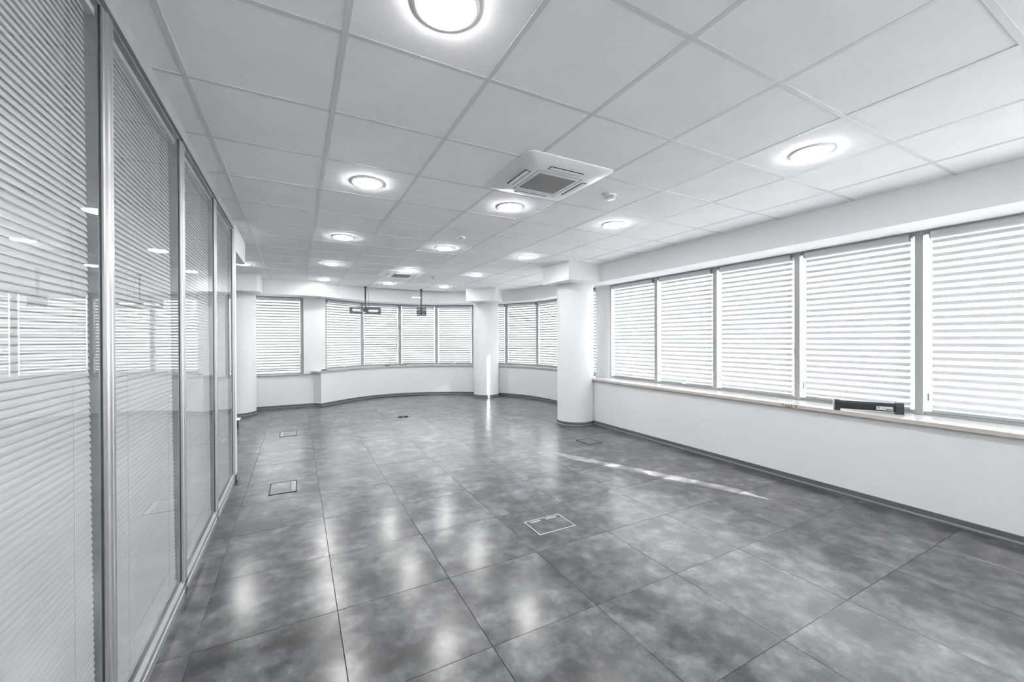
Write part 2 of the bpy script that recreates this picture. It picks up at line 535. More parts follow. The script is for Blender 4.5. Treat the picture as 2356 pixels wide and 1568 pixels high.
# curved parapet as a thick ribbon
def ribbon(mb, A, B, z0, z1):
    n = len(A)
    vs = [(p[0], p[1], z0) for p in A] + [(p[0], p[1], z0) for p in B] + [(p[0], p[1], z1) for p in A] + [(p[0], p[1], z1) for p in B]
    fs = []
    for i in range(n - 1):
        fs += [(i, n + i, n + i + 1, i + 1), (2 * n + i, 2 * n + i + 1, 3 * n + i + 1, 3 * n + i),
               (i, i + 1, 2 * n + i + 1, 2 * n + i), (n + i, 3 * n + i, 3 * n + i + 1, n + i + 1)]
    fs += [(0, 2 * n, 3 * n, n), (n - 1, 2 * n - 1, 4 * n - 1, 3 * n - 1)]
    mb.add(vs, fs)
    return mb
def nrm_out(P, d):
    o = []
    for i, p in enumerate(P):
        a = P[max(i - 1, 0)]; b = P[min(i + 1, len(P) - 1)]
        t = Vector((b[0] - a[0], b[1] - a[1])).normalized()
        o.append(Vector((p[0] - t.y * d, p[1] + t.x * d)))
    return o
arc = [Vector(p) for p in WALLARC]
ribbon(wb, arc, nrm_out(arc, .27), 0, .72)
wb.prism([(.30, 9.5), (.44, 9.35), (.60, 9.50), (.60, 9.72), (.30, 9.72)], 0, .72)
wb.build('wall_bay', M['wall'], smooth=True, angle=20); wb = bpy.data.objects['wall_bay']
st(wb, 'curved white low wall under the windows of the round bay')
wk = MB().box(-3.3, BY - .15, 0, 4.74, BY, .75).box(-3.3, BY - .15, ZP, 4.74, BY, 2.7).box(-3.3, BY - .15, .75, -.45, BY, ZP).box(3.9, BY - .15, .75, 4.74, BY, ZP).build('wall_back', M['wall']); st(wk, 'plain white wall behind the camera')
wo = MB().box(-3.35, BY, 0, -3.2, 9.75, 2.7).build('wall_side', M['wall']); st(wo, 'plain white wall of the side room behind the glass partition')
ws = MB().box(-3.2, 4.815, 0, PX, 4.935, 2.6).build('wall_stub', M['wall']); st(ws, 'narrow white wall end closing the glass partition')
bs = MB().sweep([(PX, 4.80), (PX, 4.945), (-3.2, 4.945)], [(-.001, 0), (.018, 0), (.018, .014), (.010, .02), (.010, .06), (-.001, .062)]).build('baseboard_stub', M['skirt'])
st(bs, 'short dark grey skirting around the white wall end')

# pelmets / soffits
pr_ = MB().box(SX, BY, ZP, 4.74, 5.0, 2.62).build('trim_1', M['soffit']); st(pr_, 'white boxed pelmet above the right-hand windows')
pf = MB().box(-3.3, 9.04, ZP, .42, 9.75, 2.62).build('trim_2', M['soffit']); st(pf, 'white boxed pelmet above the left far window')
pi = resample(PELM, 60)
po = resample(OUT[-2:1:-1], 60)
pb = ribbon(MB(), pi, po, ZP, 2.62).build('trim_3', M['soffit'], smooth=True, angle=20); st(pb, 'curved white boxed pelmet following the bay')
cs = MB().box(SX, 5.0, ZP, 4.74, 5.75, 2.62).build('trim_4', M['soffit']); st(cs, 'white pelmet piece between the nearest column and the window pier')
bm_ = MB().box(PX - .10, 4.935, 2.300, PX, 5.774, 2.62).build('trim_5', M['soffit'])
st(bm_, 'white ceiling beam running on from the end of the glass partition')
ct = MB().box(-.012, 0, 0, .012, .88, .008).build('trim_6', M['rail'], loc=(PX + .045, 4.93, CE - .009)); st(ct, 'thin ceiling track beside the white beam')

# sills
s = MB().box(4.262, BY, .72, 4.70, 5.62, .75).build('trim_7', M['sill']); st(s, 'glossy pale sill with beige edging along the right-hand windows')
MB().box(4.238, BY, .7195, 4.2625, 5.5, .7505).build('sill_edging', M['edge'], s)
s2 = MB()
si = [Vector((.385, 9.29))] + nrm_out(arc, -.035)[1:]
so_ = nrm_out(arc, .25)
ribbon(s2, si, so_, .72, .75)
s2.prism([(.25, 9.44), (.385, 9.29), (.62, 9.48), (.62, 9.70), (.25, 9.70)], .72, .7495)
s2 = s2.build('trim_8', M['sill'], smooth=True, angle=20); st(s2, 'curved pale window sill around the bay')
e2 = MB()
si2 = [Vector((.375, 9.28))] + nrm_out(arc, -.040)[1:]
ribbon(e2, si2, si, .7195, .7505)
e2.build('sill_edging', simple('grey_beige_edging', (0.40, 0.39, 0.38), 0.45), s2, smooth=True, angle=20)
s3 = MB().box(-3.2, 9.47, .665, .30, 9.72, .69).build('trim_9', simple('grey_metal_sill', (0.30, 0.305, 0.31), 0.4)); st(s3, 'thin grey sill under the left far window')

# skirting
PROF = [(-.001, 0), (.019, 0), (.019, .010), (.012, .0155), (.012, .021), (.008, .025), (.008, .060), (.003, .063), (-.001, .063)]
BEAD = [(.008, .0142), (.0145, .0142), (.0145, .0205), (.008, .0215)]
def skirting(name, path, label, parent=None, closed=False):
    o = MB().sweep(path, PROF, closed).build(name, M['skirt'], parent, smooth=True, angle=30)
    b = MB().sweep(path, BEAD, closed)
    if parent is None:
        st(o, label)
        b.build('bead', M['bead'], o, smooth=True, angle=30)
    else:
        o['label'] = label
    return o
# path direction: the room lies on the right-hand side of the path
skirting('baseboard_right', [(WR, 5.40), (WR, BY)][::-1][::-1], 'dark grey skirting along the right wall') if False else None
sk = MB().sweep([(WR, BY), (WR, 5.45)], [(-d, z) for d, z in PROF]).build('baseboard_right', M['skirt'])
st(sk, 'dark grey stepped skirting along the low right wall')
MB().sweep([(WR, BY), (WR, 5.45)], [(-d, z) for d, z in BEAD]).build('bead', M['bead'], sk)
pth = [(-3.2, 9.5), (.30, 9.5)] + [tuple(p) for p in WALLARC]
sk = MB().sweep(pth, PROF).build('baseboard_far', M['skirt'], smooth=True, angle=30)
st(sk, 'dark grey stepped skirting following the far wall and the curved bay')
MB().sweep(pth, BEAD).build('bead', M['bead'], sk, smooth=True, angle=30)

# ------------------------------------------------------------------ columns
def column(cx, cy, r, cap, capz, label, rnd=0.0):
    c = empty('round_column', (cx, cy, 0))
    tag(c, label, 'column', 'round white columns')
    MB().lathe([(r, 0), (r, capz + .02)], 96).build('shaft', M['wall'], c, smooth=True, angle=30)
    circ = [(r * math.cos(-2 * PI * k / 72), r * math.sin(-2 * PI * k / 72)) for k in range(72)]
    MB().sweep(circ, [(-d, z) for d, z in PROF], True).build('skirting', M['skirt'], c, smooth=True, angle=30)
    MB().sweep(circ, [(-d, z) for d, z in BEAD], True).build('bead', M['bead'], c, smooth=True, angle=30)
    MB().prism([(x - cx, y - cy) for x, y in cap], capz, 2.60).build('capital', M['soffit'], c)
    return c
column(4.10, 5.45, .302, [(3.592, 4.93), (4.30, 4.93), (4.30, 5.66), (3.592, 5.66)], 2.288,
       'large round white column with boxed capital beside the right-hand windows')
column(4.11, 9.08, .306, [(3.95, 8.195), (4.55, 8.795), (4.04, 9.31), (3.44, 8.71)], 2.275,
       'round white column with a sunlit stripe standing in the bay')
rc = [(-.58 - .06 + .06 * math.cos(a), 8.43 + .06 + .06 * math.sin(a)) for a in [-PI / 2 + k * PI / 12 for k in range(7)]]
column(-1.0, 9.09, .31, [(-1.5, 8.43)] + rc + [(-.58, 9.2), (-1.5, 9.2)], 2.262,
       'round white column at the far left beside the end of the glass partition')

# ------------------------------------------------------------------ windows and blinds
ORD = {}
def window(idx, p0, p1, zb, zt, sw, label, handle=False, right_sw=None):
    p0 = Vector(p0); p1 = Vector(p1)
    d = p1 - p0; W = d.length
    rz = math.atan2(d.y, d.x)
    w = empty('window_%d' % idx, (p0.x, p0.y, 0), rz)
    st(w, label)
    D0, D1 = 0.0, .085
    rs = right_sw or sw
    MB().cbox(0, D0, zb, sw, D1, zt, .002).build('frame_stile', M['frame'], w)
    MB().cbox(W - rs, D0, zb, W, D1, zt, .002).build('frame_stile', M['frame'], w)
    MB().box(sw, .008, zt - .035, W - rs, D1, zt).build('frame_head', M['frame'], w)
    MB().box(sw, .030, zb, W - rs, D1, zb + .030).build('frame_sill', M['frame'], w)
    MB().box(sw, .070, zb + .03, W - rs, .076, zt - .035).build('pane', M['pane'], w)
    if handle:
        x = W * .5
        hb = MB().cbox(x - .035, .012, zb + .03, x + .035, .032, zb + .05, .003)
        hb.tube([(x - .01, .020, zb + .045), (x + .02, .016, zb + .062), (x + .06, .014, zb + .066), (x + .10, .014, zb + .052), (x + .115, .014, zb + .042)], .007, 8)
        hb.build('handle', M['white_plastic'], w, smooth=True)
    return w, W, rz

PITCH = .0566
bandmeshes = {}
def blind(p0, W, rz, g0, g1, zb, zt, label, chain=True, phase=0.0, beads=False, band='band', sheer='sheer'):
    b = empty('roller_blind', (p0[0], p0[1], zb), rz)
    tag(b, label, 'blind', 'striped day and night roller blinds')
    w = W - g0 - g1
    H = zt - zb
    VF, VB = .026, .050
    # cassette tube and its caps
    MB().lathe([(.035, 0), (.035, w)], 24, (g0, .024, H - .037), 'x').build('roller_tube', M['tube'], b, smooth=True, angle=40)
    cap = MB().lathe([(.0355, 0), (.0355, .006)], 24, (g0 - .006, .024, H - .037), 'x').mesh('end_cap', M['cap'], True, 40)
    inst('end_cap', cap, b); inst('end_cap', cap, b, (w + .006, 0, 0))
    # sheer layers: front and back of one continuous loop
    top = H - .045; bot = .028
    sh = MB()
    for v_ in (VF, VB):
        sh.add([(g0 + .004, v_, bot), (g0 + w - .004, v_, bot), (g0 + w - .004, v_, top), (g0 + .004, v_, top)], [(0, 1, 2, 3)])
    sh.build('sheer_layer', M[sheer], b)
    MB().cbox(g0 + .002, VF - .006, 0.004, g0 + w - .002, VB + .002, .030, .004).build('bottom_rail', M['grey_plastic'], b)
    key = (round(w, 4), band)
    if key not in bandmeshes:
        mb = MB()
        mb.box(.004, VF - .0010, 0, w - .004, VF - .0004, .026)
        mb.box(.004, VB - .0010, .0045, w - .004, VB - .0004, .0305)
        mb.cur = 1
        mb.box(.004, VF - .0014, .0255, w - .004, VF - .0002, .0285)        # sewn hem along the upper edge
        bandmeshes[key] = mb.mesh('fabric_band', [M[band], M['band']])
    z = bot + .012 + phase
    while z + .028 < top:
        inst('fabric_band', bandmeshes[key], b, (g0, 0, z)); z += PITCH
    if chain:
        cx = g0 - .018
        zc0, zc1 = .16, H - .06
        if beads:
            mb = MB()
            zz = zc0
            while zz < zc1:
                for s_ in (-.007, .007):
                    mb.add([(cx + s_, .028, zz - .004), (cx + s_, .028, zz + .004), (cx + s_ - .004, .028, zz), (cx + s_ + .004, .028, zz), (cx + s_, .024, zz), (cx + s_, .032, zz)],
                           [(0, 2, 4), (0, 4, 3), (0, 3, 5), (0, 5, 2), (1, 4, 2), (1, 3, 4), (1, 5, 3), (1, 2, 5)])
                zz += .011
            mb.build('bead_chain', M['white_plastic'], b)['kind'] = 'stuff'
        else:
            MB().tube([(cx - .006, .028, zc0), (cx - .006, .028, zc1)], .0018, 5).tube([(cx + .006, .028, zc0), (cx + .006, .028, zc1)], .0018, 5).build('cord', M['white_plastic'], b)
        MB().cbox(cx - .007, .020, zc0 - .06, cx + .007, .036, zc0 + .004, .003).build('cord_weight', M['grey_plastic'], b)
    return b

zb, zt = .752, ZP
ys = [5.16, 4.192, 3.252, 2.316, 1.382, .447, -.488, -1.42, -2.36]
rl = ['nearest the big column', 'second from the big column', 'third from the big column', 'fourth from the big column, above the black bar',
      'at the right edge of the picture', 'beyond the right edge of the picture, first', 'beyond the right edge of the picture, second', 'beyond the right edge of the picture, third']
for k in range(8):
    w, W, rz = window(k + 1, (WX, ys[k]), (WX, ys[k + 1]), zb, zt, .026, 'grey framed window in the right wall, ' + rl[k], handle=(k == 1))
    g1 = .058 if k != 5 else .46
    blind((WX, ys[k]), W, rz, .070, g1, zb + .018, zt - .004, 'striped roller blind of the right-hand window ' + rl[k], beads=(k in (1, 2, 3, 4)), sheer='sheer' if k == 5 else 'sheer_dense', band='band_sunlit')
bl = ['first window of the bay from the left', 'second window of the bay, behind the long bracket', 'third window of the bay, behind the square bracket plate',
      'fourth window of the bay, left of the bay column', 'bay window mostly hidden behind the bay column', 'first full bay window right of the bay column',
      'bay window cut off by the big near column', 'bay window hidden behind the big near column', 'last bay window, a sliver past the near column']
for k in range(9):
    w, W, rz = window(k + 9, WINV[k], WINV[k + 1], zb, zt, .036, 'grey framed ' + bl[k], handle=(k in (0, 3)))
    blind(WINV[k], W, rz, .052, .17 if k == 7 else .052, zb + .022, zt - .006, 'striped roller blind in the ' + bl[k], chain=(k in (1, 2, 5, 6)))
w, W, rz = window(18, (-.82, 9.56), (.117, 9.56), .69, zt, .06, 'grey framed window in the straight far wall beside the left column')
blind((-.82, 9.56), W, rz, .064, .064, .75, zt - .006, 'striped roller blind of the single window beside the left column', chain=False)
for k in range(4):  # unseen windows with diffusing screens, added to brighten the room
    window(20 + k, (3.9 - k * 1.0875, BY - .04), (3.9 - (k + 1) * 1.0875, BY - .04), .75, ZP, .03, 'unseen window added behind the camera for room light, white screen drawn')
    e_ = MB().box(.04, -.03, .78, 1.04, -.029, ZP - .03).build('window_screen', M['screen'], None, loc=(3.9 - k * 1.0875, BY - .04, 0), rotz=PI)
    tag(e_, 'white screen added to spread daylight from the window behind the camera, ' + ('nearest the right wall', 'second from the right wall', 'third from the right wall', 'nearest the glass partition')[k], 'blind', 'added daylight screens behind the camera')
w, W, rz = window(19, (-1.76, 9.56), (-.82, 9.56), .69, zt, .06, 'grey framed window hidden behind the left column')

# ------------------------------------------------------------------ glass partition
gp = empty('wall_left', (PX, 0, 0))
st(gp, 'glazed office partition with aluminium posts and enclosed venetian blinds along the left side')
posts = [-.13, .85, 1.811, 2.791, 3.796, 4.76]
hw = [.041, .041, .041, .057, .060, .045]
ZH = 2.47
def post_mesh(w):
    mb = MB()
    # ribbed section, extruded upwards: local x = out of the wall (+ room), y along the wall
    sec = [(-.09, -w), (-.012, -w), (-.004, -w), (-.004, -w * .62), (-.009, -w * .56), (-.009, -w * .42), (0, -w * .36), (0, w * .10), (-.007, w * .16), (-.007, w * .30),
           (0, w * .36), (0, w * .78), (-.005, w), (-.012, w), (-.09, w)]
    mb.prism([(x, y) for x, y in sec], .0, ZH)
    return mb
for y, w in zip(posts, hw):
    o = post_mesh(min(w, .045)).build('post', M['alu'], gp, loc=(0, y, 0), smooth=True, angle=50)
    for s_ in (-1, 1):
        MB().box(-.015, -.002, .10, -.009, .002, ZH).build('gasket', M['alu_dark'], o, loc=(0, s_ * (min(w, .045) + .002), 0))
Y0, Y1 = BY, 4.80
MB().prism([(-.09, 0), (0, 0), (0, .035), (-.004, .040), (-.004, .052), (0, .056), (0, .075), (-.012, .092), (-.012, .10), (-.09, .10)], Y0, Y1)
rl_ = MB()
sec = [(-.09, 0), (0, 0), (0, .036), (-.004, .040), (-.004, .050), (0, .054), (0, .078), (-.012, .094), (-.012, .10), (-.09, .10)]
n = len(sec)
rl_.add([(x, Y0, z) for x, z in sec] + [(x, Y1, z) for x, z in sec], [tuple(range(n)), tuple(range(2 * n - 1, n - 1, -1))] + [(i, (i + 1) % n, n + (i + 1) % n, n + i) for i in range(n)])
rl_.build('bottom_rail', M['alu'], gp)
MB().box(-.09, Y0, ZH + .022, .0, Y1, CE + .002).build('header', M['gray_band'], gp)
tr = MB().box(-.09, Y0, ZH, -.010, Y1, ZH + .012).box(-.09, Y0, ZH + .012, -.016, Y1, ZH + .022).build('top_rail', M['alu'], gp)
MB().box(-.02, Y0, ZH + .0125, -.0145, Y1, ZH + .0215).build('gasket', M['alu_dark'], tr)
ycuts = posts
for k in range(len(posts) - 1):
    a = posts[k] + min(hw[k], .045) - .002; b = posts[k + 1] - min(hw[k + 1], .045) + .002
    MB().box(-.016, a, .098, -.011, b, ZH + .002).build('glass_pane', M['pglass'], gp)
    MB().box(-.076, a, .098, -.071, b, ZH + .002).build('glass_pane', M['pglass'], gp)
# enclosed venetian blinds
def slat_mesh(L):
    mb = MB()
    # curved slat: chord 17 mm, tilted
    n = 4; prof = []
    for i in range(n + 1):
        t = i / n - .5
        prof.append((t * .0212, .0018 * (1 - 4 * t * t)))
    ca, sa = math.cos(math.radians(-70)), math.sin(math.radians(-70))
    pr2 = [(x * ca - z * sa, x * sa + z * ca) for x, z in prof]
    up = [(x, z + .0004) for x, z in pr2]
    k = len(prof)
    sec = pr2 + up[::-1]
    m_ = len(sec)
    mb.add([(x, 0, z) for x, z in sec] + [(x, L, z) for x, z in sec], [tuple(range(m_)), tuple(range(2 * m_ - 1, m_ - 1, -1))] + [(i, (i + 1) % m_, m_ + (i + 1) % m_, m_ + i) for i in range(m_)])
    return mb.mesh('slat', M['slat'], True, 60)
vl = ['cut off by the left edge of the picture', 'in the second glass panel from the left', 'in the third glass panel from the left', 'in the farthest glass panel']
for k, (a, b) in enumerate([(.91, 1.755), (1.87, 2.71), (2.86, 3.69), (3.87, 4.60)]):
    L = b - a
    vb = empty('venetian_blind', (PX - .030, a, .12))
    tag(vb, 'pale enclosed venetian blind ' + vl[k] + ' of the partition', 'blind', 'venetian blinds between the partition panes')
    top = 2.425 - .12
    MB().box(-.012, 0, top, .012, L, top + .022).build('head_rail', M['slat'], vb)
    MB().box(-.009, 0, -.004, .009, L, .006).build('bottom_bar', M['slat'], vb)
    sm = slat_mesh(L)
    z = .016; i = 0
    N = int((top - .016) / .0203)
    while z < top - .004:
        off = (.05, .09, .05, .03)[k] * i / N
        inst('slat', sm, vb, (0, -off, z)); z += .0203; i += 1
    for yy in (L * .18, L * .82):
        MB().box(.0105, yy - .0006, .004, .0112, yy + .0006, top).build('ladder_cord', M['slat'], vb)

# ------------------------------------------------------------------ ceiling lights
def dl_meshes():
    rim = MB().lathe([(.100, 0), (.118, 0), (.118, -.004), (.112, -.009), (.1035, -.010), (.100, -.006)], 48)
    rim.f = rim.f[:-2]; rim.mi = rim.mi[:-2]
    dif = MB().lathe([(.101, -.004), (.100, -.012), (.090, -.018), (.06, -.0205), (.02, -.021)], 48)
    return rim.mesh('rim', M['white_plastic'], True, 50), dif.mesh('diffuser', M['lamp'], True, 60)
RIM, DIF = dl_meshes()
pos = ['nearest the camera', 'second from the camera', 'third from the camera', 'fourth from the camera', 'farthest from the camera']
def downlight(i, j, label):
    e = empty('downlight', (GX(i + .5), GY(j + .5), CE + .004))
    tag(e, label, 'ceiling light', 'round ceiling downlights')
    inst('rim', RIM, e); inst('diffuser', DIF, e)
for n_, j in enumerate((-1, 2, 5, 8, 11)):
    downlight(0, j, 'lit round downlight in the left row of ceiling lights, ' + pos[n_])
for n_, j in enumerate((2, 5, 8, 11)):
    downlight(2, j, 'lit round downlight in the middle row of ceiling lights, ' + pos[n_] if n_ < 3 else 'lit round downlight in the middle row of ceiling lights, farthest, beyond the small air conditioner')
for n_, j in enumerate((-1, 2, 5, 8, 11)):
    downlight(4, j, 'lit round downlight in the right row of ceiling lights, ' + pos[n_])
downlight(-2, 9, 'lit round downlight at the far left behind the white beam')
for i_ in (-5,):  # lamps added to lift the dim side room behind the glass
    for n_, j_ in enumerate((-4, -1, 2, 4)):
        downlight(i_, j_, 'round downlight added to brighten the side room behind the partition, %s row, %s' % ('outer' if i_ == -5 else 'inner', pos[n_]))
downlight(0, -5, 'round downlight added for room light behind the camera, left')  # unseen pair of lamps added to raise the room light
downlight(4, -5, 'round downlight added for room light behind the camera, right')

# ------------------------------------------------------------------ ceiling cassettes
def cassette(cx, cy, label):
    c = empty('air_conditioner', (cx, cy, CE))
    tag(c, label, 'air conditioner', 'ceiling air conditioner cassettes')
    s_ = .345; r = .04
    def rsq(s, r, n=5):
        out = []
        for (qx, qy, a0) in ((1, -1, -PI / 2), (1, 1, 0), (-1, 1, PI / 2), (-1, -1, PI)):
            for k in range(n + 1):
                a = a0 + k * PI / 2 / n
                out.append((qx * (s - r) + r * math.cos(a), qy * (s - r) + r * math.sin(a)))
        return out
    mb = MB()
    rings = [(rsq(s_, r), .002), (rsq(s_, r), -.004), (rsq(s_ - .012, r), -.011), (rsq(s_ - .10, .02), -.033), (rsq(.195, .012), -.036)]
    vs = []; 
    for R_, z in rings: vs += [(x, y, z) for x, y in R_]
    n = len(rings[0][0]); fs = []
    for i in range(len(rings) - 1):
        for k in range(n):
            a, b = i * n + k, i * n + (k + 1) % n
            fs.append((a, b, b + n, a + n))
    fs.append(tuple(range((len(rings) - 1) * n, len(rings) * n)))
    mb.add(vs, fs)
    mb.build('panel', M['ac'], c, smooth=True, angle=25)
    # intake cover with its seam and grille
    q = .182
    gap = MB()
    for (x0, y0, x1, y1) in ((-q, -q, q, -q + .004), (-q, q - .004, q, q), (-q, -q, -q + .004, q), (q - .004, -q, q, q)):
        gap.box(x0, y0, -.0372, x1, y1, -.0342)
    gap.build('seam', M['grey_plastic'], c)
    g = MB().box(-.150, -.145, -.0385, .150, .145, -.035).build('grille', M['grille'], c)
    gb = MB()
    for k in range(50):
        y = -.144 + k * .0058
        gb.box(-.150, y, -.0400, .150, y + .0022, -.0385)
    o = gb.build('grille_bars', M['bars'], g); o['kind'] = 'stuff'
    lou = MB().cbox(-.130, -.018, -.0375, .130, .014, -.0345, .0008).mesh('louvre', M['ac'])
    slot = MB().box(-.135, -.0235, -.0350, .135, .0185, -.0300).mesh('outlet_slot', M['dark'])
    for k in range(4):
        a = k * PI / 2
        x, y = -math.sin(a) * .238, math.cos(a) * .238
        inst('outlet_slot', slot, c, (x, y, 0), (0, 0, a))
        inst('louvre', lou, c, (x * 1.012, y * 1.012, -.0005), (0, 0, a))
    ind = MB()
    for k in range(5):
        ind.box(-.03 + k * .022, -.205, -.0362, -.018 + k * .022, -.200, -.0340)
    ind.build('indicator', M['grey_plastic'], c)
cassette(1.618, 2.485, 'large square white ceiling air conditioner in the foreground')
cassette(1.635, 7.235, 'square white ceiling air conditioner farther back between downlights')

def detector(x, y, label, s=1.0):
    d = empty('smoke_detector', (x, y, CE))
    tag(d, label, 'smoke detector', 'ceiling smoke detectors')
    MB().lathe([(.050 * s, .004), (.052 * s, -.004), (.047 * s, -.012), (.040 * s, -.014)], 32).build('base', M['white_plastic'], d, smooth=True)
    MB().lathe([(.027 * s, -.014), (.027 * s, -.024)], 24).build('sensing_slot', M['dark'], d, smooth=True)
    for k in range(4):
        a = k * PI / 2 + .5
        MB().box(-.004, .021 * s, -.026, .004, .034 * s, -.012).build('rib', M['white_plastic'], d, rotz=a)
    MB().lathe([(.042 * s, -.022), (.044 * s, -.025), (.034 * s, -.032), (.012 * s, -.034)], 32).build('cover', M['white_plastic'], d, smooth=True)
detector(2.258, 2.53, 'white smoke detector right of the large air conditioner')
detector(1.66, 4.35, 'white smoke detector between middle-row downlights')
detector(2.262, 7.34, 'small white smoke detector right of the farther air conditioner', .85)

# ------------------------------------------------------------------ screen brackets hanging from the ceiling
t1 = empty('ceiling_mount', (1.325, 9.32, CE))
tag(t1, 'black ceiling bracket with a long slotted bar hanging left in the bay', 'mount', 'black screen mounts hanging from the ceiling')
MB().lathe([(.030, .0), (.030, -.022), (.017, -.026)], 20).build('ceiling_cup', M['black_metal'], t1, smooth=True)
MB().lathe([(.0165, -.02), (.0165, -.26)], 16).lathe([(.0135, -.26), (.0135, -.52)], 16).build('pole', M['black_metal'], t1, smooth=True)
for k in range(6):
    MB().lathe([(.004, -.014), (.004, .014)], 8, (0, -.001, -.26 - k * .035), 'y').build('bolt', M['grey_plastic'], t1)
def slotted(x0, x1, z0, z1, slots, th=.008, segs=10):
    # plate in the xz plane built from boxes round rounded slots
    mb = MB()
    xs = [x0]
    for (a, b, c, d) in slots: xs += [a, b]
    xs.append(x1)
    for i in range(0, len(xs), 2): mb.box(xs[i], -th / 2, z0, xs[i + 1], th / 2, z1)
    for (a, b, c, d) in slots:
        mb.box(a, -th / 2, z0, b, th / 2, c); mb.box(a, -th / 2, d, b, th / 2, z1)
        r = (d - c) / 2; zc = (c + d) / 2
        for side in (0, 1):
            for k in range(segs):          # fill outside the round ends
                f0 = k / segs * r; f1 = (k + 1) / segs * r
                hgt = math.sqrt(max(0, r * r - (r - (f0 + f1) / 2) ** 2))
                if side == 0: xa, xb = a + f0, a + f1
                else: xa, xb = b - f1, b - f0
                if r - hgt > .0008:
                    mb.box(xa, -th / 2, zc + hgt, xb, th / 2, d); mb.box(xa, -th / 2, c, xb, th / 2, zc - hgt)
    mb.box(x0, -th / 2 - .012, z1 - .006, x1, th / 2, z1 + .004)
    mb.box(x0, -th / 2 - .012, z0 - .004, x1, th / 2, z0 + .006)
    return mb
zz = lambda z: z - CE
slotted(-.326, .326, zz(1.968), zz(2.100), [(-.27, -.05, zz(2.006), zz(2.070)), (.06, .27, zz(2.006), zz(2.070))]).build('slotted_bar', M['plate'], t1)
MB().cbox(-.045, -.03, zz(1.985), .04, .02, zz(2.09), .003).build('clamp', M['black_metal'], t1)
MB().tube([(.03, 0, -.01), (.045, 0, -.06), (.062, 0, -.16), (.072, .0, -.30), (.075, 0, -.45), (.078, .01, -.66), (.07, .02, -.80), (.03, .02, -.815), (.0, .02, -.78), (-.005, .01, -.55)], .0032, 6).build('cable', M['cable'], t1, smooth=True)
MB().tube([(-.035, -.02, -.50), (-.045, -.03, -.56), (-.055, -.03, -.62), (-.04, -.02, -.68), (-.03, -.02, -.72)], .004, 6).tube([(-.07, -.035, -.578), (-.02, -.035, -.572), (0, -.035, -.568)], .005, 6).build('cable_tie', M['white_plastic'], t1, smooth=True)

t2 = empty('ceiling_mount', (2.543, 9.243, CE))
tag(t2, 'dark ceiling bracket with a square drilled plate hanging right in the bay', 'mount', 'black screen mounts hanging from the ceiling')
MB().lathe([(.026, .0), (.026, -.012), (.020, -.014)], 20).build('ceiling_cup', M['black_metal'], t2, smooth=True)
MB().cbox(-.020, -.016, -.19, .020, .016, -.012, .002).cbox(-.015, -.012, -.45, .015, .012, -.18, .002).build('pole', M['black_metal'], t2)
for k in range(7):
    MB().lathe([(.004, -.018), (.004, .018)], 8, (0, -.001, -.06 - k * .045), 'y').build('bolt', M['grey_plastic'], t2)
MB().cbox(-.205, -.02, zz(2.355), -.015, .0, zz(2.378), .002).cbox(-.215, -.022, zz(2.352), -.203, .002, zz(2.392), .001).build('side_arm', M['white_plastic'], t2)
def drilled(cols, rows, th=.006):
    mb = MB()
    x0, x1, z0, z1 = -.112, .112, zz(1.935), zz(2.135)
    zr = sorted([zz(1.955), zz(1.975), zz(2.08), zz(2.10)])
    holes = [-.098, -.052, .042, .088]
    # strips
    mb.box(x0, -th / 2, z0, -.026, th / 2, zr[0]); mb.box(.026, -th / 2, z0, x1, th / 2, zr[0])
    mb.box(-.026, -th / 2, zz(1.962), .026, th / 2, zr[1] - .0)
    mb.box(x0, -th / 2, zr[1], x1, th / 2, zr[2]); mb.box(x0, -th / 2, zr[3], x1, th / 2, z1)
    for a, b in ((zr[0], zr[1]), (zr[2], zr[3])):
        xs = [x0]
        for q in holes: xs += [q - .008, q + .008]
        xs.append(x1)
        for i in range(0, len(xs), 2): mb.box(xs[i], -th / 2, a, xs[i + 1], th / 2, b)
    mb.box(x0, -th / 2 - .014, z0, x0 + .004, th / 2, z1); mb.box(x1 - .004, -th / 2 - .014, z0, x1, th / 2, z1)
    return mb
drilled(4, 2).build('mounting_plate', M['plate'], t2)
MB().cbox(.004, -.014, zz(1.99), .022, -.002, zz(2.10), .002).build('latch', M['black'], t2)
MB().tube([(.01, .02, zz(1.93)), (.012, .03, zz(1.90)), (-.01, .03, zz(1.87)), (-.045, .03, zz(1.83)), (-.052, .03, zz(1.80))], .003, 6).build('cable', M['cable'], t2, smooth=True)

# cables hanging on the mullion of the bay window
def cable(name, pts, label, r=.0035):
    o = MB().tube(crom([Vector(p) for p in pts], 6), r, 6).build(name, M['cable'], None, smooth=True)
    tag(o, label, 'cable', 'loose black cables in the bay')
    return o
B0 = Vector((1.375, 10.194)); B1 = Vector((2.296, 10.349)); dd = (B1 - B0).normalized(); nn = Vector((dd.y, -dd.x))
def bp_(u, z, off=.045):
    p = B0 + dd * u + nn * off
    return (p.x, p.y, z)
cable('hanging_cable', [bp_(.955, 2.27), bp_(.93, 2.22), bp_(.90, 2.12), bp_(.875, 1.95), bp_(.885, 1.78), bp_(.86, 1.55), bp_(.85, 1.35), bp_(.80, 1.15), bp_(.72, 1.02), bp_(.68, .90), bp_(.66, .775), bp_(.60, .758, .07), bp_(.52, .756, .08)],
      'black cable hanging down the window post in the bay and ending left on the sill')
cable('hanging_cable', [bp_(.93, 2.21), bp_(.86, 2.17), bp_(.80, 2.08), bp_(.79, 1.92), bp_(.83, 1.72), bp_(.845, 1.5), bp_(.83, 1.3), bp_(.86, 1.12), bp_(.90, 1.0), bp_(.91, .88), bp_(.93, .77), bp_(.98, .758, .07), bp_(1.06, .757, .07)],
      'second black cable looping off the window post in the bay towards the right')
